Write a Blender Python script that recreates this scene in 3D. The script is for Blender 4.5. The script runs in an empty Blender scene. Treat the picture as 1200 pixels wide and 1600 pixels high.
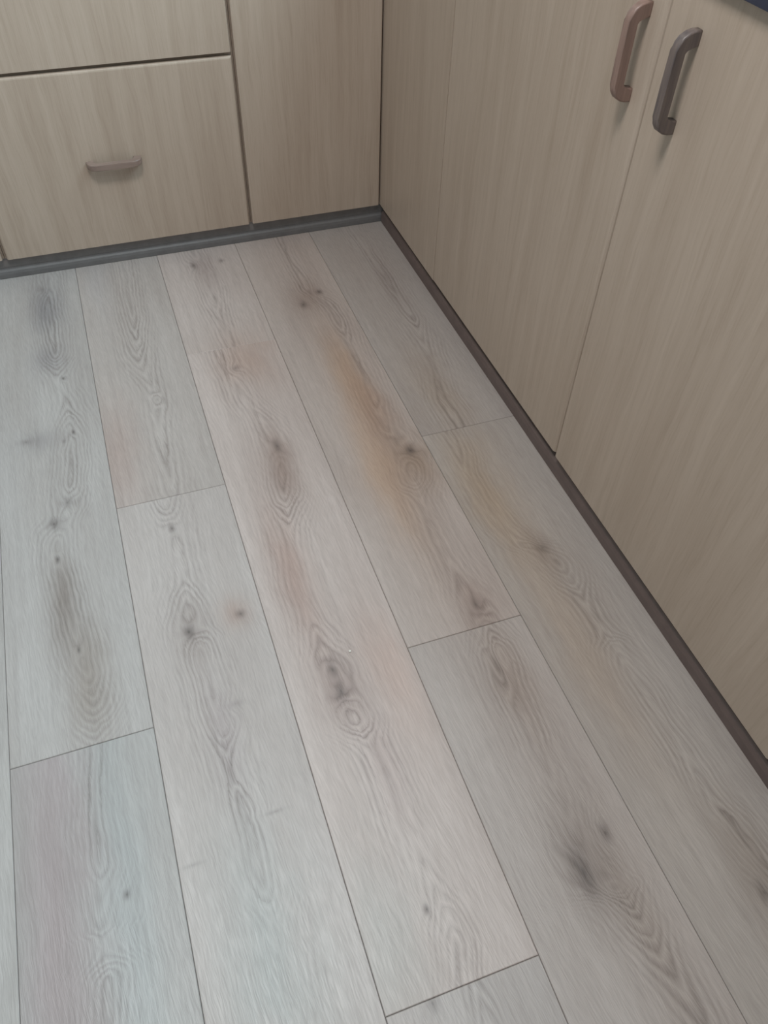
import bpy, bmesh, math, random
from mathutils import Matrix, Vector, Euler

C = bpy.context.scene.collection
S = bpy.context.scene

# ------------------------------------------------------------------ camera
cam = bpy.data.cameras.new('camera')
cam.sensor_fit = 'HORIZONTAL'
cam.sensor_width = 36.0
cam.lens = 1236.24 * 36.0 / 1200.0
cam.clip_start = 0.01
cam_o = bpy.data.objects.new('camera', cam)
C.objects.link(cam_o)
cam_o.matrix_world = Matrix.Translation((-0.2719, -1.1097, 1.0399)) @ (
    Matrix.Rotation(-0.3648, 4, 'Z') @ Matrix.Rotation(0.7268, 4, 'X') @ Matrix.Rotation(0.0362, 4, 'Z'))
S.camera = cam_o

# ------------------------------------------------------------------ world, lights, exposure
w = bpy.data.worlds.new('daylight')
w.use_nodes = True
w.node_tree.nodes['Background'].inputs[0].default_value = (0.80, 0.90, 1.0, 1)
w.node_tree.nodes['Background'].inputs[1].default_value = 0.3
S.world = w


def area(name, loc, target, sx, sy, power, col):
    l = bpy.data.lights.new(name, 'AREA')
    l.shape = 'RECTANGLE'
    l.size, l.size_y, l.energy, l.color = sx, sy, power, col
    o = bpy.data.objects.new(name, l)
    o.location = loc
    o.rotation_euler = (Vector(target) - Vector(loc)).to_track_quat('-Z', 'Y').to_euler()
    C.objects.link(o)
    return o


# cool daylight coming in through the two sashes of the window above the right worktop
SKY = (0.67, 0.90, 1.0)
area('window_daylight', (0.965, -0.60, 1.575), (-0.6, -0.60, 0.85), 1.4, 1.05, 28, SKY)
area('window_daylight', (0.965, 0.42, 1.75), (-0.6, 0.20, 0.95), 0.75, 0.7, 19, SKY)
# added overhead fill for the room's diffuse light, above the middle of the floor
area('overhead_fill_light', (-0.28, -0.48, 2.0), (-0.28, -0.48, 0), 0.4, 0.4, 17, (1.0, 0.985, 0.965))

S.view_settings.view_transform = 'Standard'
S.view_settings.look = 'None'
S.view_settings.gamma = 1.0
S.view_settings.use_curve_mapping = False
S.view_settings.exposure = 0.0

# ------------------------------------------------------------------ dimensions (metres)
XR = 0.3834      # front plane of the right cabinets
YL = 0.7134      # front plane of the back cabinets
ZB = 0.0463      # underside of the fronts
ZT = 0.7955      # top of the fronts
PW = 0.192       # plank width
TH = 0.009       # thickness of the fronts

# ------------------------------------------------------------------ node helpers
class NT:
    def __init__(self, tree):
        self.t = tree
        self.n = tree.nodes
        self.l = tree.links

    def new(self, kind, **kw):
        nd = self.n.new(kind)
        for k, v in kw.items():
            setattr(nd, k, v)
        return nd

    def put(self, sock, v):
        if hasattr(v, 'is_output'):
            self.l.new(v, sock)
        else:
            sock.default_value = v

    def m(self, op, a, b=None, c=None, clamp=False):
        nd = self.new('ShaderNodeMath', operation=op, use_clamp=clamp)
        for i, v in enumerate((a, b, c)):
            if v is not None:
                self.put(nd.inputs[i], v)
        return nd.outputs[0]

    def mix(self, f, a, b, blend='MIX'):
        nd = self.new('ShaderNodeMix', data_type='RGBA', blend_type=blend)
        self.put(nd.inputs['Factor'], f)
        self.put(nd.inputs['A'], a)
        self.put(nd.inputs['B'], b)
        for s in nd.inputs:
            pass
        return nd

    def cmix(self, f, a, b, blend='MIX'):
        nd = self.new('ShaderNodeMix', data_type='RGBA', blend_type=blend)
        self.put(nd.inputs[0], f)
        self.put(nd.inputs[6], a)
        self.put(nd.inputs[7], b)
        return nd.outputs[2]

    def vec(self, x, y, z=0.0):
        nd = self.new('ShaderNodeCombineXYZ')
        for i, v in enumerate((x, y, z)):
            self.put(nd.inputs[i], v)
        return nd.outputs[0]

    def noise(self, vec, scale=1.0, detail=2.0, rough=0.5):
        nd = self.new('ShaderNodeTexNoise')
        self.put(nd.inputs['Vector'], vec)
        nd.inputs['Scale'].default_value = scale
        nd.inputs['Detail'].default_value = detail
        nd.inputs['Roughness'].default_value = rough
        return nd.outputs[0]

    def ramp(self, f, stops, interp='LINEAR'):
        nd = self.new('ShaderNodeValToRGB')
        self.put(nd.inputs[0], f)
        cr = nd.color_ramp
        cr.interpolation = interp
        while len(cr.elements) < len(stops):
            cr.elements.new(0.5)
        for e, (p, v) in zip(cr.elements, stops):
            e.position = p
            e.color = (v, v, v, 1) if not isinstance(v, tuple) else (*v, 1)
        return nd.outputs[0]

    def curve(self, x, pts):
        nd = self.new('ShaderNodeFloatCurve')
        self.put(nd.inputs[1], x)
        cu = nd.mapping.curves[0]
        pts = sorted(pts)
        while len(cu.points) < len(pts):
            cu.points.new(0.5, 0.5)
        for p, (a, b) in zip(cu.points, pts):
            p.location = (a, b)
            p.handle_type = 'AUTO_CLAMPED'
        nd.mapping.update()
        return nd.outputs[0]


def spot_group():
    g = bpy.data.node_groups.new('soft_spot', 'ShaderNodeTree')
    for nm in ('U', 'V', 'cu', 'cv', 'ru', 'rv'):
        g.interface.new_socket(nm, in_out='INPUT', socket_type='NodeSocketFloat')
    g.interface.new_socket('Value', in_out='OUTPUT', socket_type='NodeSocketFloat')
    t = NT(g)
    i = t.new('NodeGroupInput')
    o = t.new('NodeGroupOutput')
    a = t.m('DIVIDE', t.m('SUBTRACT', i.outputs[0], i.outputs[2]), i.outputs[4])
    b = t.m('DIVIDE', t.m('SUBTRACT', i.outputs[1], i.outputs[3]), i.outputs[5])
    r2 = t.m('ADD', t.m('MULTIPLY', a, a), t.m('MULTIPLY', b, b))
    t.l.new(t.m('EXPONENT', t.m('MULTIPLY', r2, -1.0)), o.inputs[0])
    return g


SPOT = spot_group()


def spot(t, U, V, cu, cv, ru, rv):
    nd = t.new('ShaderNodeGroup')
    nd.node_tree = SPOT
    for s, v in zip(nd.inputs, (U, V, cu, cv, ru, rv)):
        t.put(s, v)
    return nd.outputs[0]


def principled(name):
    mt = bpy.data.materials.new(name)
    mt.use_nodes = True
    t = NT(mt.node_tree)
    b = mt.node_tree.nodes['Principled BSDF']
    return mt, t, b


def plain(name, col, rough=0.5, spec=0.5, bump=0.0, scale=40):
    mt, t, b = principled(name)
    tc = t.new('ShaderNodeTexCoord')
    n = t.noise(tc.outputs['Object'], scale, 4, 0.6)
    k = t.ramp(n, [(0.3, 0.88), (0.7, 1.08)])
    t.l.new(t.cmix(1.0, (*col, 1), k, 'MULTIPLY'), b.inputs['Base Color'])
    b.inputs['Roughness'].default_value = rough
    b.inputs['Specular IOR Level'].default_value = spec
    if bump:
        bp = t.new('ShaderNodeBump')
        bp.inputs['Strength'].default_value = bump
        bp.inputs['Distance'].default_value = 0.001
        t.l.new(n, bp.inputs['Height'])
        t.l.new(bp.outputs[0], b.inputs['Normal'])
    return mt


# ------------------------------------------------------------------ oak laminate plank material
LIGHT = (0.465, 0.434, 0.417)
DARK = (0.215, 0.188, 0.176)
KNOT = (0.085, 0.070, 0.066)
PERIOD = 0.0062


def plank_material(name, x0, x1, y0, y1, seed, grain=None, tint=(1, 1, 1)):
    """Growth rings of a plank cut near the pith: sqrt(across^2 + depth^2), pushed aside by knots.
    U, V are metres along world x / y measured in the plank's own object space."""
    rnd = random.Random(seed)
    cx, cy, ln = (x0 + x1) / 2, (y0 + y1) / 2, y1 - y0
    mt, t, b = principled(name)
    tc = t.new('ShaderNodeTexCoord')
    sp = t.new('ShaderNodeSeparateXYZ')
    t.l.new(tc.outputs['Object'], sp.inputs[0])
    U, V = sp.outputs[0], sp.outputs[1]
    if grain is None:
        n = 11
        yy = [y0 + ln * i / (n - 1) for i in range(n)]
        a0 = cx + rnd.uniform(-.04, .04)
        axis = []
        lv = rnd.uniform(1, 5)
        for y in yy:
            a0 += rnd.uniform(-.012, .012)
            lv = min(9, max(1, lv + rnd.choice((-3, -2, -1, 1, 2, 3))))
            axis.append((a0, y, lv))
        knots = [(cx + rnd.uniform(-.06, .06), y0 + ln * rnd.random(), .007, .011, rnd.uniform(.5, .9), 2.2)
                 for _ in range(rnd.randint(2, 4))]
        blobs = [(cx + rnd.uniform(-.05, .05), y0 + ln * rnd.random(), .035, .12,
                  .88 + rnd.uniform(-.06, .08), .85 + rnd.uniform(-.06, .08), .83 + rnd.uniform(-.06, .08))
                 for _ in range(3)]
        grain = dict(axis=axis, knots=knots, blobs=blobs)
    off = rnd.uniform(0, 50)
    # gentle warp of the coordinates
    wv = t.vec(t.m('MULTIPLY', U, 22.0), t.m('MULTIPLY', V, 9.0), off)
    wn = t.m('SUBTRACT', t.noise(wv, 1.0, 3, 0.55), 0.5)
    wv2 = t.vec(t.m('MULTIPLY', U, 60.0), t.m('MULTIPLY', V, 28.0), off + 7)
    wn2 = t.m('SUBTRACT', t.noise(wv2, 1.0, 2, 0.5), 0.5)
    Uw = t.m('ADD', U, t.m('ADD', t.m('MULTIPLY', wn, 0.010), t.m('MULTIPLY', wn2, 0.0026)))
    Vw = t.m('ADD', V, t.m('MULTIPLY', wn2, 0.012))
    vn = t.m('DIVIDE', t.m('ADD', Vw, ln / 2), ln, clamp=True)
    ax = [(min(1, max(0, (p[1] - y0) / ln)), p[0] - cx, p[2]) for p in grain['axis']]
    u0 = t.m('SUBTRACT', t.curve(vn, [(a, min(1, max(0, (u + 0.12) / 0.24))) for a, u, _ in ax]), 0.5)
    u0 = t.m('MULTIPLY', u0, 0.24)
    d = t.m('MULTIPLY', t.curve(vn, [(a, n / 12.0) for a, _, n in ax]), 12.0 * PERIOD)
    # heart line wanders, depth below the surface varies
    nv = t.noise(t.vec(off + 11, t.m('MULTIPLY', V, 9.0), 0.0), 1.0, 2, 0.5)
    u0 = t.m('ADD', u0, t.m('MULTIPLY', t.m('SUBTRACT', nv, 0.5), 0.014))
    nd_ = t.noise(t.vec(off + 31, t.m('MULTIPLY', V, 7.0), 0.0), 1.0, 1, 0.5)
    d = t.m('ADD', d, t.m('MULTIPLY', nd_, PERIOD * 1.2))
    fib = t.noise(t.vec(t.m('MULTIPLY', Uw, 150.0), t.m('MULTIPLY', Vw, 3.2), off), 1.0, 3, 0.6)
    slant = t.m('MULTIPLY_ADD', Vw, 0.10, Uw)
    por = t.noise(t.vec(t.m('MULTIPLY', slant, 520.0), t.m('MULTIPLY', Vw, 34.0), off), 1.0, 2, 0.6)
    du = t.m('SUBTRACT', Uw, u0)
    # exponent below 2: the nested tips are pointed rather than round
    r = t.m('ADD', t.m('POWER', t.m('ABSOLUTE', du), 1.45), t.m('POWER', t.m('MAXIMUM', d, 0.0), 1.45))
    r = t.m('POWER', r, 1 / 1.45)
    # knots push the rings and darken the wood
    kd = None
    for k in grain['knots']:
        g = spot(t, Uw, Vw, k[0] - cx, k[1] - cy, k[2] * 2.3, k[3] * 2.3)
        r = t.m('MULTIPLY_ADD', g, k[5] * PERIOD, r)
        ku = t.m('MULTIPLY_ADD', wn2, k[2] * 1.1, U)
        kv = t.m('MULTIPLY_ADD', wn, k[3] * 1.1, V)
        s = t.m('MULTIPLY', spot(t, ku, kv, k[0] - cx, k[1] - cy, k[2], k[3]), k[4])
        core = t.m('MULTIPLY', spot(t, ku, kv, k[0] - cx, k[1] - cy, k[2] * .45, k[3] * .45), min(1.0, k[4] * 1.15))
        s = t.m('MAXIMUM', t.m('MULTIPLY', s, 0.85), core)
        kd = s if kd is None else t.m('MAXIMUM', kd, s)
    ph = t.m('DIVIDE', r, PERIOD)
    ph = t.m('ADD', ph, t.m('MULTIPLY', wn, 0.8))
    ph = t.m('ADD', ph, t.m('MULTIPLY', t.m('SUBTRACT', por, 0.5), 0.65))
    fr = t.m('FRACT', ph)
    ring = t.ramp(fr, [(0.0, 0.90), (0.14, 0.30), (0.35, 0.02), (0.55, 0.10), (0.85, 0.65), (1.0, 0.90)], 'LINEAR')
    # a ring is as strong as its number says, and fades away from the heart of the plank
    ri = t.m('FLOOR', ph)
    rs = t.noise(t.vec(t.m('MULTIPLY', ri, 3.7), off + 3, t.m('MULTIPLY', V, 2.0)), 1.0, 0, 0.5)
    rs = t.ramp(rs, [(0.32, 0.25), (0.68, 1.0)])
    far = t.m('SUBTRACT', 1.15, t.m('MULTIPLY', t.m('ABSOLUTE', du), 22.0), clamp=True)
    far = t.m('MULTIPLY_ADD', far, 0.88, 0.12)
    patch = t.noise(t.vec(t.m('MULTIPLY', U, 17.0), t.m('MULTIPLY', V, 6.5), off + 40), 1.0, 2, 0.5)
    far = t.m('MULTIPLY', far, t.ramp(patch, [(.34, .42), (.60, 1.)]))
    ring = t.m('MULTIPLY', t.m('MULTIPLY', ring, rs), far)
    # long straight fibre and fine pores
    porf = t.ramp(por, [(0.36, 0.0), (0.64, 1.0)])
    fibf = t.ramp(fib, [(0.30, 0.0), (0.72, 1.0)])
    dark = t.m('ADD', t.m('MULTIPLY', ring, 0.72), t.m('MULTIPLY', fibf, 0.22))
    dark = t.m('MULTIPLY_ADD', porf, 0.20, dark, clamp=True)
    big = t.noise(t.vec(t.m('MULTIPLY', U, 14.0), t.m('MULTIPLY', V, 3.0), off + 20), 1.0, 2, 0.5)
    base = t.cmix(t.ramp(big, [(0.3, 0.0), (0.7, 1.0)]), (LIGHT[0] * 1.03, LIGHT[1] * 1.03, LIGHT[2] * 1.03, 1),
                  (LIGHT[0] * 0.90, LIGHT[1] * 0.88, LIGHT[2] * 0.87, 1))
    col = t.cmix(dark, base, (*DARK, 1))
    pale = t.m('MULTIPLY', far, t.ramp(fr, [(.25, 0.), (.40, 1.), (.55, 0.)]))
    col = t.cmix(t.m('MULTIPLY', pale, 0.17), col, (0.60, 0.57, 0.55, 1))
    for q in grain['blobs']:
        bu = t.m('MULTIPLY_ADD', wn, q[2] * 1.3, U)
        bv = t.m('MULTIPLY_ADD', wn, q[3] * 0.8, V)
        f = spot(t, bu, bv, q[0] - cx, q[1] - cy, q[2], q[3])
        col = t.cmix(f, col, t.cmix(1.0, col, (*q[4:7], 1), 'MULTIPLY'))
    if kd is not None:
        col = t.cmix(t.m('MULTIPLY', kd, 0.92), col, (*KNOT, 1))
    col = t.cmix(1.0, col, (*tint, 1), 'MULTIPLY')
    t.l.new(col, b.inputs['Base Color'])
    t.l.new(t.m('MULTIPLY_ADD', porf, 0.08, 0.40), b.inputs['Roughness'])
    b.inputs['Specular IOR Level'].default_value = 0.55
    bp = t.new('ShaderNodeBump')
    bp.inputs['Strength'].default_value = 0.35
    bp.inputs['Distance'].default_value = 0.0006
    t.l.new(t.m('SUBTRACT', 1.0, t.m('MULTIPLY_ADD', porf, 0.6, t.m('MULTIPLY', ring, 0.4))), bp.inputs['Height'])
    t.l.new(bp.outputs[0], b.inputs['Normal'])
    return mt


# ------------------------------------------------------------------ light oak cabinet front material
def front_material(name, axis, light=(0.505, 0.405, 0.330), dark=(0.400, 0.308, 0.240)):
    """vertical-grain oak; axis = 0 when the front lies in the xz plane, 1 in the yz plane"""
    mt, t, b = principled(name)
    tc = t.new('ShaderNodeTexCoord')
    sp = t.new('ShaderNodeSeparateXYZ')
    t.l.new(tc.outputs['Object'], sp.inputs[0])
    oi = t.new('ShaderNodeObjectInfo')
    off = t.m('MULTIPLY', oi.outputs['Random'], 40.0)
    U, V = sp.outputs[axis], sp.outputs[2]
    wn = t.m('SUBTRACT', t.noise(t.vec(t.m('MULTIPLY', U, 12.0), t.m('MULTIPLY', V, 2.6), off), 1.0, 3, 0.55), 0.5)
    Uw = t.m('MULTIPLY_ADD', wn, 0.035, U)
    fib = t.noise(t.vec(t.m('MULTIPLY', Uw, 95.0), t.m('MULTIPLY', V, 3.0), off), 1.0, 4, 0.6)
    band = t.noise(t.vec(t.m('MULTIPLY', Uw, 28.0), t.m('MULTIPLY', V, 1.4), off), 1.0, 2, 0.5)
    slant = t.m('MULTIPLY_ADD', V, 0.03, Uw)
    por = t.noise(t.vec(t.m('MULTIPLY', slant, 420.0), t.m('MULTIPLY', V, 16.0), off), 1.0, 2, 0.6)
    f = t.m('ADD', t.m('MULTIPLY', t.ramp(fib, [(.35, 0.), (.70, 1.)]), 0.45),
            t.m('MULTIPLY', t.ramp(band, [(.35, 0.), (.70, 1.)]), 0.40))
    f = t.m('MULTIPLY_ADD', t.ramp(por, [(.48, 0.), (.70, 1.)]), 0.30, f, clamp=True)
    t.l.new(t.cmix(f, (*light, 1), (*dark, 1)), b.inputs['Base Color'])
    b.inputs['Roughness'].default_value = 0.42
    b.inputs['Specular IOR Level'].default_value = 0.5
    bp = t.new('ShaderNodeBump')
    bp.inputs['Strength'].default_value = 0.2
    bp.inputs['Distance'].default_value = 0.0004
    t.l.new(t.m('SUBTRACT', 1.0, por), bp.inputs['Height'])
    t.l.new(bp.outputs[0], b.inputs['Normal'])
    return mt


def handle_material(name, light, dark, axis):
    mt, t, b = principled(name)
    tc = t.new('ShaderNodeTexCoord')
    mp = t.new('ShaderNodeMapping')
    sc = [160.0, 160.0, 160.0]
    sc[axis] = 14.0
    mp.inputs['Scale'].default_value = sc
    t.l.new(tc.outputs['Object'], mp.inputs[0])
    n = t.noise(mp.outputs[0], 1.0, 3, 0.6)
    t.l.new(t.cmix(t.ramp(n, [(.3, 0.), (.7, 1.)]), (*light, 1), (*dark, 1)), b.inputs['Base Color'])
    b.inputs['Roughness'].default_value = 0.38
    return mt


# ------------------------------------------------------------------ mesh helpers
def obj(name, bm, mat, parent=None, kind=None, loc=None, smooth=False):
    """link a bmesh as one mesh object whose origin sits at loc (mesh is given in world metres)"""
    me = bpy.data.meshes.new(name)
    if loc is not None:
        bmesh.ops.translate(bm, verts=bm.verts, vec=-Vector(loc))
    bmesh.ops.recalc_face_normals(bm, faces=bm.faces)
    bm.to_mesh(me)
    bm.free()
    me.materials.append(mat)
    if smooth:
        for p in me.polygons:
            p.use_smooth = True
    o = bpy.data.objects.new(name, me)
    C.objects.link(o)
    if smooth:      # flat faces stay flat beside their rounded edges
        o.modifiers.new('weighted_normal', 'WEIGHTED_NORMAL').weight = 90
    if loc is not None:
        o.location = loc
    if parent is not None:
        o.parent = parent
        o.location = Vector(loc or (0, 0, 0)) - WORLD[parent.name]
    WORLD[o.name] = Vector(loc or (0, 0, 0))
    if kind:
        o['kind'] = kind
    return o


WORLD = {}


def thing(name, label, cat, loc, group=None):
    o = bpy.data.objects.new(name, None)
    o.empty_display_size = 0.05
    C.objects.link(o)
    o.location = loc
    WORLD[o.name] = Vector(loc)
    o['label'], o['category'] = label, cat
    if group:
        o['group'] = group
    return o


def box(bm, x0, x1, y0, y1, z0, z1):
    vs = [bm.verts.new(p) for p in ((x0, y0, z0), (x1, y0, z0), (x1, y1, z0), (x0, y1, z0),
                                    (x0, y0, z1), (x1, y0, z1), (x1, y1, z1), (x0, y1, z1))]
    fs = [bm.faces.new([vs[i] for i in f]) for f in
          ((0, 3, 2, 1), (4, 5, 6, 7), (0, 1, 5, 4), (1, 2, 6, 5), (2, 3, 7, 6), (3, 0, 4, 7))]
    return vs, fs


def boxes(*bs):
    bm = bmesh.new()
    for q in bs:
        box(bm, *q)
    return bm


def bevelled(x0, x1, y0, y1, z0, z1, sel, w, seg=3):
    """a box with the edges picked by sel(midpoint, direction) rounded"""
    bm = bmesh.new()
    box(bm, x0, x1, y0, y1, z0, z1)
    bm.normal_update()
    es = [e for e in bm.edges if sel((e.verts[0].co + e.verts[1].co) / 2, (e.verts[1].co - e.verts[0].co).normalized())]
    bmesh.ops.bevel(bm, geom=es, offset=w, segments=seg, profile=0.5, affect='EDGES')
    return bm


def plank_mesh(x0, x1, y0, y1, g=0.00025, bv=0.0009, th=0.008):
    bm = bmesh.new()
    x0, x1, y0, y1 = x0 + g, x1 - g, y0 + g, y1 - g

    def loop(i, z):
        return [bm.verts.new(p) for p in ((x0 + i, y0 + i, z), (x1 - i, y0 + i, z), (x1 - i, y1 - i, z), (x0 + i, y1 - i, z))]
    a, b_, c = loop(0, -th), loop(0, -bv), loop(bv, 0.0)
    for lo, hi in ((a, b_), (b_, c)):
        for i in range(4):
            j = (i + 1) % 4
            bm.faces.new((lo[i], lo[j], hi[j], hi[i]))
    bm.faces.new(c)
    bm.faces.new(a[::-1])
    return bm


def handle_mesh(base, along, out, L=0.112, H=0.027, W=0.0125, bar=0.0095, foot=0.0165):
    """wooden D pull cut from one piece: two broad feet, sloping rounded shoulders, flat bar"""
    base, along, out = Vector(base), Vector(along), Vector(out)
    wide = along.cross(out)
    h = L / 2
    left = [(-h, -0.0008), (-h, H * .30), (-h + .0018, H * .55), (-h + .0060, H * .80), (-h + .0120, H * .95), (-h + .0200, H)]
    outer = left + [(0.0, H + .0006)] + [(-a, c) for a, c in left[::-1]]
    inn = [(h - foot, -0.0008), (h - foot, H - bar - .006), (h - foot - .0015, H - bar - .0025), (h - foot - .0055, H - bar)]
    inner = inn + [(-a, c) for a, c in inn[::-1]]
    prof = outer + inner
    bm = bmesh.new()
    A = [bm.verts.new(base + along * a + out * c - wide * W / 2) for a, c in prof]
    B = [bm.verts.new(base + along * a + out * c + wide * W / 2) for a, c in prof]
    n = len(prof)
    f0, f1 = bm.faces.new(A), bm.faces.new(B[::-1])
    for i in range(n):
        j = (i + 1) % n
        bm.faces.new((A[i], B[i], B[j], A[j]))
    es = list(f0.edges) + list(f1.edges)
    bmesh.ops.bevel(bm, geom=es, offset=0.0024, segments=3, profile=0.5, affect='EDGES', clamp_overlap=True)
    return bm


# ------------------------------------------------------------------ materials
M_FRONT_X = front_material('oak_front_back_run', 0)
M_FRONT_Y = front_material('oak_front_right_run', 1)
M_CARC = plain('oak_carcass', (0.30, 0.23, 0.18), 0.6)
M_KICK = plain('charcoal_plinth', (0.225, 0.205, 0.200), 0.5)
M_BEAD = plain('charcoal_bead', (0.150, 0.142, 0.142), 0.42)
M_KICKR = plain('shade_brown_plinth', (0.150, 0.108, 0.098), 0.55)  # brown of the shade under the right fronts put into the plinth colour
M_WORK = plain('navy_worktop', (0.030, 0.034, 0.060), 0.35, scale=220)
M_WALL = plain('painted_wall', (0.62, 0.60, 0.57), 0.8, bump=0.1, scale=120)
M_CEIL = plain('ceiling_paint', (0.75, 0.75, 0.74), 0.9)
M_SUB = plain('underlay', (0.10, 0.085, 0.075), 0.9)
M_WHITE = plain('white_window_paint', (0.75, 0.75, 0.74), 0.4)
M_CRUMB = plain('crumb', (0.85, 0.82, 0.76), 0.7)
M_HW = handle_material('reddish_oak_handle', (0.330, 0.215, 0.180), (0.230, 0.150, 0.125), 2)
M_HD = handle_material('dark_walnut_handle', (0.205, 0.158, 0.140), (0.110, 0.088, 0.088), 2)
M_HX = handle_material('pale_oak_handle', (0.310, 0.225, 0.190), (0.220, 0.155, 0.130), 0)

# ------------------------------------------------------------------ room shell
X0, X1, Y0, Y1, ZC = -2.0, 0.98, -2.2, 1.32, 2.4
floor = obj('floor', boxes((X0, X1, Y0, Y1, -0.06, -0.0085)), M_SUB, kind='structure')
obj('wall_back', boxes((X0 - .1, X1 + .1, Y1, Y1 + .1, -0.06, ZC)), M_WALL, kind='structure')
obj('wall_left', boxes((X0 - .1, X0, Y0, Y1, -0.06, ZC)), M_WALL, kind='structure')
obj('wall_front', boxes((X0 - .1, X1 + .1, Y0 - .1, Y0, -0.06, ZC)), M_WALL, kind='structure')
WY0, WY1, WZ0, WZ1 = -1.35, 0.85, 1.0, 2.15      # kitchen window above the right worktop
obj('wall_right', boxes((X1, X1 + .1, Y0, WY0, -0.06, ZC), (X1, X1 + .1, WY1, Y1, -0.06, ZC),
                        (X1, X1 + .1, WY0, WY1, -0.06, WZ0), (X1, X1 + .1, WY0, WY1, WZ1, ZC)), M_WALL, kind='structure')
obj('ceiling', boxes((X0 - .1, X1 + .1, Y0 - .1, Y1 + .1, ZC, ZC + .08)), M_CEIL, kind='structure')
a, c = X1 + .04, X1 + .09
obj('window_1', boxes((a, c, WY0, WY0 + .05, WZ0, WZ1), (a, c, WY1 - .05, WY1, WZ0, WZ1),
                      (a, c, WY0 + .05, WY1 - .05, WZ0, WZ0 + .05), (a, c, WY0 + .05, WY1 - .05, WZ1 - .05, WZ1),
                      (a, c, 0.05, 0.09, WZ0 + .05, WZ1 - .05)), M_WHITE, kind='structure')

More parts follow.
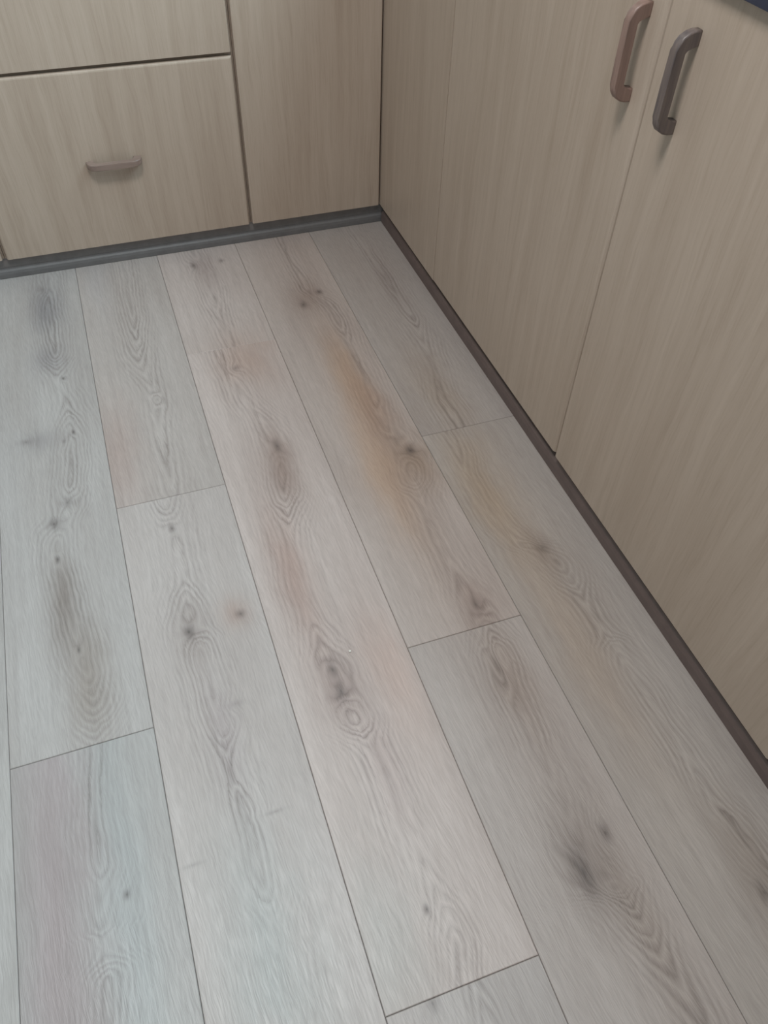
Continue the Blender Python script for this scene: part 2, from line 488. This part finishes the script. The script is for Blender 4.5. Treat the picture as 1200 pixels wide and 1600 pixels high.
# ------------------------------------------------------------------ floor planks
# per plank: axis = heart line (x, y, ring level), knots (x, y, rx, ry, dark, push), blobs (x, y, rx, ry, tint)
GRAIN = {
    'ec_top': dict(
        axis=[[-0.4466, 0.7032, 2.5], [-0.4546, 0.5175, 0.5], [-0.4527, 0.4079, 1], [-0.4536, 0.3402, 5], [-0.4497, 0.2742, 6.5], [-0.4419, 0.2161, 6], [-0.4419, 0.1706, 4], [-0.4426, 0.1047, 1.5], [-0.4506, 0.0359, 1], [-0.4638, -0.0593, 1], [-0.484, -0.1144, 1], [-0.4861, -0.2137, 1.2], [-0.4752, -0.321, 1.5], [-0.4667, -0.3835, 2], [-0.4586, -0.4424, 4], [-0.4632, -0.5141, 9], [-0.464, -0.5386, 10]],
        knots=[[-0.463, 0.6464, 0.006, 0.014, 0.35, 2], [-0.4426, 0.3017, 0.0035, 0.006, 0.9, 1], [-0.4369, 0.1308, 0.0035, 0.006, 0.9, 1], [-0.4562, 0.1091, 0.003, 0.006, 0.5, 0.6], [-0.5242, 0.1273, 0.014, 0.008, 0.45, 1.5], [-0.4611, -0.0522, 0.009, 0.012, 0.5, 2.5], [-0.488, -0.0979, 0.009, 0.013, 0.75, 3], [-0.4885, -0.1769, 0.003, 0.008, 0.9, 1], [-0.4706, -0.3658, 0.003, 0.007, 0.8, 1]],
        blobs=[[-0.4593, 0.5703, 0.035, 0.09, 0.666, 0.678, 0.715], [-0.4676, 0.3782, 0.035, 0.05, 0.765, 0.765, 0.79], [-0.4843, -0.2544, 0.018, 0.09, 0.74, 0.703, 0.678], [-0.5014, 0.1237, 0.04, 0.03, 0.803, 0.803, 0.816], [-0.4609, -0.4195, 0.03, 0.1, 0.841, 0.803, 0.765], [-0.5618, 0.0213, 0.03, 0.3, 1.03, 1.04, 1.05]],
    ),
    'cb_top': dict(
        axis=[[-0.2735, 0.7086, 1], [-0.2792, 0.5142, 1.2], [-0.2837, 0.4266, 2.5], [-0.291, 0.3223, 5], [-0.2812, 0.2526, 7], [-0.2747, 0.1666, 8], [-0.2828, 0.0347, 9], [-0.2819, -0.1027, 10]],
        knots=[[-0.2732, 0.1763, 0.004, 0.008, 0.25, 2]],
        blobs=[[-0.3716, 0.0277, 0.05, 0.16, 0.907, 0.816, 0.79], [-0.3431, 0.6428, 0.03, 0.15, 0.933, 0.946, 0.973]],
    ),
    'cb_low': dict(
        axis=[[-0.2982, -0.1134, 4], [-0.2985, -0.1693, 6], [-0.3008, -0.2473, 7], [-0.3021, -0.3149, 5], [-0.3063, -0.3835, 2], [-0.3004, -0.4157, 1], [-0.2972, -0.4745, 1], [-0.2938, -0.551, 1.5], [-0.2974, -0.624, 4], [-0.29, -0.6772, 3], [-0.289, -0.7462, 3], [-0.2861, -0.8329, 6], [-0.287, -0.8962, 7]],
        knots=[[-0.3005, -0.1686, 0.006, 0.01, 0.7, 2], [-0.3087, -0.3863, 0.008, 0.012, 0.85, 3], [-0.2276, -0.376, 0.007, 0.008, 0.7, 2], [-0.2661, -0.5288, 0.012, 0.006, 0.25, 1.2], [-0.2519, -0.6973, 0.014, 0.003, 0.3, 0.5], [-0.3667, -0.7294, 0.014, 0.003, 0.25, 0.5], [-0.4479, -0.7379, 0.004, 0.006, 0.0, 0]],
        blobs=[[-0.2998, -0.8571, 0.055, 0.16, 0.88, 0.98, 1.0], [-0.3044, -0.3841, 0.03, 0.06, 0.816, 0.79, 0.778], [-0.2315, -0.3708, 0.025, 0.03, 0.894, 0.79, 0.74], [-0.2935, -0.5715, 0.02, 0.09, 0.867, 0.841, 0.854]],
    ),
    'ba_top': dict(
        axis=[[-0.1012, 0.6557, 2], [-0.0933, 0.5375, 2], [-0.0978, 0.4059, 4], [-0.0972, 0.3076, 5]],
        knots=[[-0.114, 0.6447, 0.007, 0.014, 0.7, 2.5], [-0.0466, 0.6481, 0.006, 0.008, 0.7, 2], [-0.094, 0.4966, 0.004, 0.02, 0.35, 0.5]],
        blobs=[[-0.0745, 0.2538, 0.06, 0.1, 0.92, 0.829, 0.778], [-0.0919, 0.6231, 0.035, 0.08, 0.79, 0.765, 0.765]],
    ),
    'ba_mid': dict(
        axis=[[-0.1276, 0.2937, 6], [-0.1082, 0.1339, 5], [-0.0822, 0.026, 3], [-0.0779, -0.0315, 1.5], [-0.0917, -0.1319, 2], [-0.1041, -0.1928, 5], [-0.1153, -0.2653, 7], [-0.1247, -0.3605, 7], [-0.1224, -0.4632, 5], [-0.1187, -0.5345, 2], [-0.1178, -0.5788, 2], [-0.1083, -0.6239, 4], [-0.1009, -0.6715, 6.5], [-0.0963, -0.761, 6], [-0.0918, -0.8301, 5], [-0.0877, -0.8938, 2.5], [-0.0928, -0.9357, 1], [-0.1011, -0.974, 1]],
        knots=[[-0.1031, 0.229, 0.007, 0.009, 0.5, 2], [-0.0793, -0.0274, 0.009, 0.016, 0.7, 3], [-0.1197, -0.5183, 0.007, 0.014, 0.75, 3], [-0.1187, -0.5567, 0.009, 0.016, 0.8, 3], [-0.1076, -0.8726, 0.004, 0.006, 0.9, 0.8], [-0.2321, -0.7041, 0.014, 0.004, 0.25, 0.5]],
        blobs=[[-0.0745, 0.2538, 0.06, 0.1, 0.92, 0.829, 0.778], [-0.0828, -0.0748, 0.032, 0.1, 0.666, 0.594, 0.559], [-0.1327, -0.3307, 0.03, 0.16, 0.841, 0.74, 0.703], [-0.1189, -0.5511, 0.03, 0.06, 0.765, 0.715, 0.703], [-0.0387, -0.55, 0.04, 0.12, 0.973, 0.88, 0.841], [-0.094, -0.6786, 0.025, 0.08, 0.894, 0.854, 0.854], [-0.1654, -0.8818, 0.05, 0.1, 0.907, 0.987, 1.0]],
    ),
    'ad_top': dict(
        axis=[[0.1126, 0.6836, 2], [0.1195, 0.4717, 2], [0.1499, 0.3413, 2], [0.1481, 0.2184, 4], [0.1429, 0.0747, 4], [0.1356, -0.0247, 5], [0.1491, -0.1141, 3], [0.1368, -0.1809, 4], [0.1277, -0.2687, 8], [0.1218, -0.3581, 8], [0.1309, -0.4719, 5], [0.1328, -0.5175, 4]],
        knots=[[0.1407, 0.4484, 0.007, 0.01, 0.9, 2], [0.0928, 0.4089, 0.008, 0.014, 0.75, 2.5], [0.1567, -0.1147, 0.01, 0.014, 0.95, 3.5], [0.1332, -0.4793, 0.007, 0.016, 0.6, 2.5], [0.1409, -0.0837, 0.007, 0.012, 0.3, 2]],
        blobs=[[0.1088, 0.4336, 0.04, 0.06, 0.765, 0.715, 0.69], [0.112, 0.1276, 0.032, 0.17, 1.0, 0.867, 0.74], [0.0893, -0.1568, 0.038, 0.18, 1.0, 0.867, 0.74], [0.1572, -0.1438, 0.04, 0.08, 0.765, 0.678, 0.594], [0.1332, -0.4793, 0.03, 0.06, 0.79, 0.727, 0.703], [0.1361, 0.0148, 0.03, 0.1, 0.867, 0.79, 0.74]],
    ),
    'ad_low': dict(
        axis=[[0.1301, -0.5476, 4], [0.125, -0.5934, 2], [0.1201, -0.648, 2.5], [0.1152, -0.7496, 3], [0.111, -0.8139, 4], [0.1031, -0.8721, 3], [0.107, -0.9064, 3], [0.1297, -0.938, 6], [0.1366, -0.9785, 9], [0.1394, -1.0229, 11], [0.1417, -1.078, 12]],
        knots=[[0.1181, -0.5969, 0.004, 0.022, 0.45, 2.5], [0.1471, -0.8607, 0.007, 0.012, 0.8, 2.5], [0.0948, -0.8957, 0.011, 0.026, 0.75, 3.5]],
        blobs=[[0.109, -0.8866, 0.04, 0.07, 0.715, 0.69, 0.678], [0.1368, -0.9636, 0.03, 0.1, 0.894, 0.867, 0.841], [0.1293, -0.6178, 0.03, 0.1, 0.894, 0.841, 0.803]],
    ),
    'df_top': dict(
        axis=[[0.3062, 0.6572, 1.5], [0.3095, 0.4702, 2], [0.3124, 0.3035, 3], [0.307, 0.2288, 5], [0.2906, 0.0929, 6], [0.2697, -0.028, 6], [0.2719, -0.088, 6]],
        knots=[],
        blobs=[[0.3149, 0.4396, 0.03, 0.15, 0.907, 0.894, 0.894], [0.2724, 0.0123, 0.05, 0.15, 0.96, 0.907, 0.841]],
    ),
    'df_low': dict(
        axis=[[0.2382, -0.152, 4], [0.2317, -0.2705, 5], [0.2476, -0.3699, 5], [0.282, -0.4109, 3], [0.2995, -0.4807, 5], [0.2989, -0.5666, 8], [0.3037, -0.6177, 5], [0.3063, -0.7053, 3], [0.3055, -0.7741, 3], [0.3053, -0.8524, 2], [0.3181, -0.92, 1], [0.3195, -0.9711, 1]],
        knots=[[0.2877, -0.4069, 0.01, 0.01, 0.4, 1.5], [0.2987, -0.9921, 0.008, 0.014, 0.6, 2]],
        blobs=[[0.2491, -0.2597, 0.05, 0.16, 1.0, 0.894, 0.765], [0.2872, -0.4126, 0.03, 0.05, 0.829, 0.79, 0.765], [0.3089, -0.9593, 0.03, 0.1, 0.867, 0.841, 0.816], [0.2528, -0.5886, 0.04, 0.2, 0.973, 0.907, 0.841]],
    ),
    'ec_low': dict(
        axis=[[-0.4673, -0.571, 1.5], [-0.474, -0.6746, 1.2], [-0.4743, -0.7148, 2.5], [-0.4799, -0.7661, 4], [-0.4803, -0.7841, 5.5], [-0.483, -0.8283, 2], [-0.4872, -0.8662, 2]],
        knots=[[-0.448, -0.7387, 0.004, 0.006, 0.8, 0.8]],
        blobs=[[-0.5282, -0.7271, 0.045, 0.35, 0.907, 0.816, 0.841], [-0.4467, -0.7399, 0.03, 0.3, 0.96, 1.02, 1.04]],
    ),
}


# rows of planks: west edge index -> end joints (y), north to south, with the grain seen in the photograph
FRONT_END = YL + 0.030
ROWS = {
    -3: [(-0.527, 'ec_top'), (-1.812, 'ec_low')],
    -2: [(-0.093, 'cb_top'), (-1.378, 'cb_low')],
    -1: [(0.302, 'ba_top'), (-0.962, 'ba_mid'), (-2.2, 'ba_low')],
    0: [(-0.519, 'ad_top'), (-1.804, 'ad_low')],
    1: [(-0.0845, 'df_top'), (-1.37, 'df_low')],
}
TINT = {'ec_top': (1.0, .99, .99), 'ec_low': (.95, .96, .965), 'cb_top': (1.06, 1.01, .99), 'cb_low': (1.105, 1.055, 1.045),
        'ba_top': (1.21, 1.11, 1.08), 'ba_mid': (1.24, 1.13, 1.10), 'ba_low': (1.06, 1.01, 1.0), 'ad_top': (1.16, 1.06, 1.02),
        'ad_low': (1.085, 1.015, .99), 'df_top': (1.01, .955, .93), 'df_low': (1.02, .965, .93)}
rr = random.Random(5)
generic = [plank_material('oak_plank_plain_%d' % i, 0, PW, 0, 1.285, 100 + i) for i in range(3)]
for row in range(-8, 2):
    ya = FRONT_END
    xa, xb = row * PW, (row + 1) * PW
    if row == 1:
        xb = XR + 0.026      # last row, trimmed to the plinth
    if row in ROWS:
        ends = ROWS[row]
    else:
        e = FRONT_END - rr.uniform(.3, 1.2)
        ends = []
        while e > Y0 + 0.15:
            ends.append((e, None))
            e -= 1.285
    if ends[-1][0] > Y0:
        ends = ends + [(Y0, None)]
    for yb, key in ends:
        yb = max(yb, Y0)
        seed = abs(hash((row, round(yb * 1000)))) % 9973
        if key:
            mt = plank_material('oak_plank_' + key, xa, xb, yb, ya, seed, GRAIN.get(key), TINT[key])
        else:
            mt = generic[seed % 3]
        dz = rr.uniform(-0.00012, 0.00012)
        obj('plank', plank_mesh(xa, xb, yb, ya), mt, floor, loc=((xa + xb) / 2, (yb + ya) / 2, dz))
        ya = yb

# ------------------------------------------------------------------ fronts
def front_x(name, x0, x1, z0, z1, parent, top=False, sides=True, r=0.005):
    """front in the xz plane facing -y"""
    yf = YL
    bm = bevelled(x0, x1, yf, yf + TH, z0, z1,
                  lambda m, d: m.y < yf + 1e-5 and ((abs(d.x) > .9 and (m.z > (z0 + z1) / 2 if top else False)) or
                                                     (abs(d.z) > .9 and sides)), r)
    return obj(name, bm, M_FRONT_X, parent, loc=((x0 + x1) / 2, yf + TH / 2, (z0 + z1) / 2))


def front_y(name, y0, y1, z0, z1, parent, xf=None, r0=0.004, r1=0.004):
    """front in the yz plane facing -x; r0 / r1 round the near / far vertical edge"""
    xf = XR if xf is None else xf
    bm = bmesh.new()
    box(bm, xf, xf + TH, y0, y1, z0, z1)
    for r, yy in ((r0, y0), (r1, y1)):
        es = [e for e in bm.edges if all(abs(v.co.x - xf) < 1e-5 and abs(v.co.y - yy) < 1e-5 for v in e.verts)]
        if r:
            bmesh.ops.bevel(bm, geom=es, offset=r, segments=4, profile=0.5, affect='EDGES')
    return obj(name, bm, M_FRONT_Y, parent, loc=(xf + TH / 2, (y0 + y1) / 2, (z0 + z1) / 2))


def carcass(parent, x0, x1, y0, y1, z0, z1, t=0.018, face='y'):
    """open-fronted box of boards standing behind the fronts"""
    if face == 'y':
        b = [(x0, x0 + t, y0, y1, z0, z1), (x1 - t, x1, y0, y1, z0, z1), (x0 + t, x1 - t, y0, y1, z0, z0 + t),
             (x0 + t, x1 - t, y1 - t, y1, z0 + t, z1), (x0 + t, x1 - t, y0, y0 + .08, z1 - t, z1)]
    else:
        b = [(x0, x1, y0, y0 + t, z0, z1), (x0, x1, y1 - t, y1, z0, z1), (x0, x1, y0 + t, y1 - t, z0, z0 + t),
             (x1 - t, x1, y0 + t, y1 - t, z0 + t, z1), (x0, x0 + .08, y0 + t, y1 - t, z1 - t, z1)]
    return obj('carcass', boxes(*b), M_CARC, parent, loc=((x0 + x1) / 2, (y0 + y1) / 2, z0))


YC = YL + TH + 0.0006       # front of the back-run carcasses
XC = XR + TH + 0.0006       # front of the right-run carcasses
# drawer cabinet in the back run
dc = thing('drawer_cabinet', 'pale oak cabinet with two wide drawers, left of the plain corner panel', 'cabinet', (-0.24, YC + .28, 0))
carcass(dc, -0.527, 0.0475, YC, Y1 - .01, ZB, ZT)
lower = front_x('drawer', -0.5225, 0.0435, ZB, 0.4245, dc, top=True)
upper = front_x('drawer', -0.5225, 0.0435, 0.4325, ZT, dc, top=True)
rail = obj('rail', boxes((-0.509, 0.0295, YC + .002, YC + .06, 0.418, 0.436)), M_CARC, dc, loc=(-0.24, YC + .03, 0.427))
for dr, z in ((lower, 0.2385), (upper, 0.640)):
    base = (-0.240, YL, z)
    obj('drawer_handle', handle_mesh(base, (1, 0, 0), (0, -1, 0), 0.118), M_HX, dr, loc=base, smooth=True)
# corner unit of the back run
cc = thing('corner_cabinet', 'plain pale oak cabinet panel without handle, filling the corner beside the drawers', 'cabinet', (0.22, YC + .28, 0))
carcass(cc, 0.0485, 0.980, YC, Y1 - .01, ZB, ZT)
front_x('panel', 0.0510, 0.3800, ZB, ZT, cc, r=0.003)
# neighbour at the left edge
nc = thing('base_cabinet', 'pale oak cabinet at the far left, cut off by the photo edge beside the drawers', 'cabinet', (-0.83, YC + .28, 0))
carcass(nc, -1.128, -0.528, YC, Y1 - .01, ZB, ZT)
nd = front_x('door', -1.125, -0.5325, ZB, ZT, nc)
nb = (-1.07, YL, 0.697)
obj('door_handle', handle_mesh(nb, (0, 0, 1), (0, -1, 0)), M_HW, nd, loc=nb, smooth=True)
# right run: filler and two doors
dd = thing('double_door_cabinet', 'long pale oak cabinet with two handled doors along the right side of the floor', 'cabinet', (XC + .28, -0.25, 0))
carcass(dd, XC, X1 - .01, -0.862, 0.345, ZB, ZT, face='x')
ff = thing('filler_panel', 'narrow pale oak filler panel closing the corner next to the right doors', 'panel', (XR, 0.53, ZB))
front_y('panel_board', 0.3475, YL + TH, ZB, ZT, ff, xf=XR, r0=0.0, r1=0.0)
d1 = front_y('door', -0.2478, 0.3465, ZB + .002, ZT, dd, xf=XR, r0=0.0088, r1=0.002)
d2 = front_y('door', -0.860, -0.2525, ZB, ZT, dd, xf=XR - .0015, r0=0.004, r1=0.002)
h1 = (XR, -0.211, 0.697)
h2 = (XR - .0015, -0.312, 0.697)
obj('door_handle', handle_mesh(h1, (0, 0, 1), (-1, 0, 0)), M_HW, d1, loc=h1, smooth=True)['label'] = 'reddish brown wooden handle'
obj('door_handle', handle_mesh(h2, (0, 0, 1), (-1, 0, 0)), M_HD, d2, loc=h2, smooth=True)['label'] = 'dark brown wooden handle'

# right run goes on out of view: unseen cabinet added to block window light
rc = thing('base_cabinet', 'unseen pale oak cabinet continuing the right run, added to block window light', 'cabinet', (XC + .28, -1.16, 0))
carcass(rc, XC, X1 - .01, -1.462, -0.8635, ZB, ZT, face='x')
front_y('door', -1.460, -0.8635, ZB, ZT, rc, xf=XR - .0015)

# worktop: one continuous L
wt = bmesh.new()
pts = [(-1.13, Y1 - .005), (-1.13, YL - .012), (XR - .010, YL - .012), (XR - .010, -1.470), (X1 - .005, -1.470), (X1 - .005, Y1 - .005)]
lo = [wt.verts.new((x, y, ZT + .002)) for x, y in pts]
hi = [wt.verts.new((x, y, ZT + .040)) for x, y in pts]
wt.faces.new(lo[::-1])
wt.faces.new(hi)
for i in range(6):
    j = (i + 1) % 6
    wt.faces.new((lo[i], lo[j], hi[j], hi[i]))
wo = obj('worktop', wt, M_WORK, loc=(0.3, 0.9, ZT + .002))
wo['label'] = 'dark navy worktop edge above the right hand doors in the top right corner'
wo['category'] = 'worktop'

# ------------------------------------------------------------------ plinths with a small bead moulding on the floor
kx = YL + 0.0140
kb = obj('baseboard_back', boxes((-1.12, XR + .05, kx, kx + .014, 0.0006, ZB - .0005)), M_KICK, kind='structure', loc=(-.3, kx, 0))


def bead(name, along, a0, a1, front, back, h, mat, parent, loc):
    """along = 'x' or 'y'; the moulding runs from a0 to a1, its rounded face towards the room"""
    d = back - front
    pr = [(back, .0006), (front, .0006), (front, h * .5), (front + d * .12, h * .78), (front + d * .38, h * .95), (front + d * .7, h), (back, h)]
    bm = bmesh.new()
    mk = (lambda a, p, z: (a, p, z)) if along == 'x' else (lambda a, p, z: (p, a, z))
    A = [bm.verts.new(mk(a0, *q)) for q in pr]
    B = [bm.verts.new(mk(a1, *q)) for q in pr]
    for i in range(len(pr)):
        j = (i + 1) % len(pr)
        bm.faces.new((A[i], A[j], B[j], B[i]))
    bm.faces.new(A)
    bm.faces.new(B[::-1])
    return obj(name, bm, mat, parent, loc=loc)


bead('bead_moulding', 'x', -1.12, XR + .006, YL + .0015, kx - .0022, 0.0215, M_BEAD, kb, (-.3, kx, 0))
ky = XR + 0.0160
kr = obj('baseboard_right', boxes((ky, ky + .014, -1.46, kx - .0005, 0.0006, ZB - .0005)), M_KICKR, kind='structure', loc=(ky, 0, 0))
bead('bead_moulding', 'y', -1.46, YL - .001, XR + .0030, ky - .0015, 0.0330, M_KICKR, kr, (ky, 0, 0))

# ------------------------------------------------------------------ crumb
bm = bmesh.new()
bmesh.ops.create_icosphere(bm, subdivisions=2, radius=0.0019)
for v in bm.verts:
    k = 1 + 0.25 * math.sin(v.co.x * 2100 + 1) * math.cos(v.co.y * 1700)
    v.co = Vector((v.co.x * k, v.co.y * k * 1.15, v.co.z * 0.62 * k))
zmin = min(v.co.z for v in bm.verts)
bmesh.ops.translate(bm, verts=bm.verts, vec=(-0.0849, -0.4973, -zmin + 0.0001))
cr = obj('crumb', bm, M_CRUMB, loc=(-0.0849, -0.4973, 0.0))
cr['label'] = 'tiny white crumb lying alone on the middle of the plank floor'
cr['category'] = 'crumb'
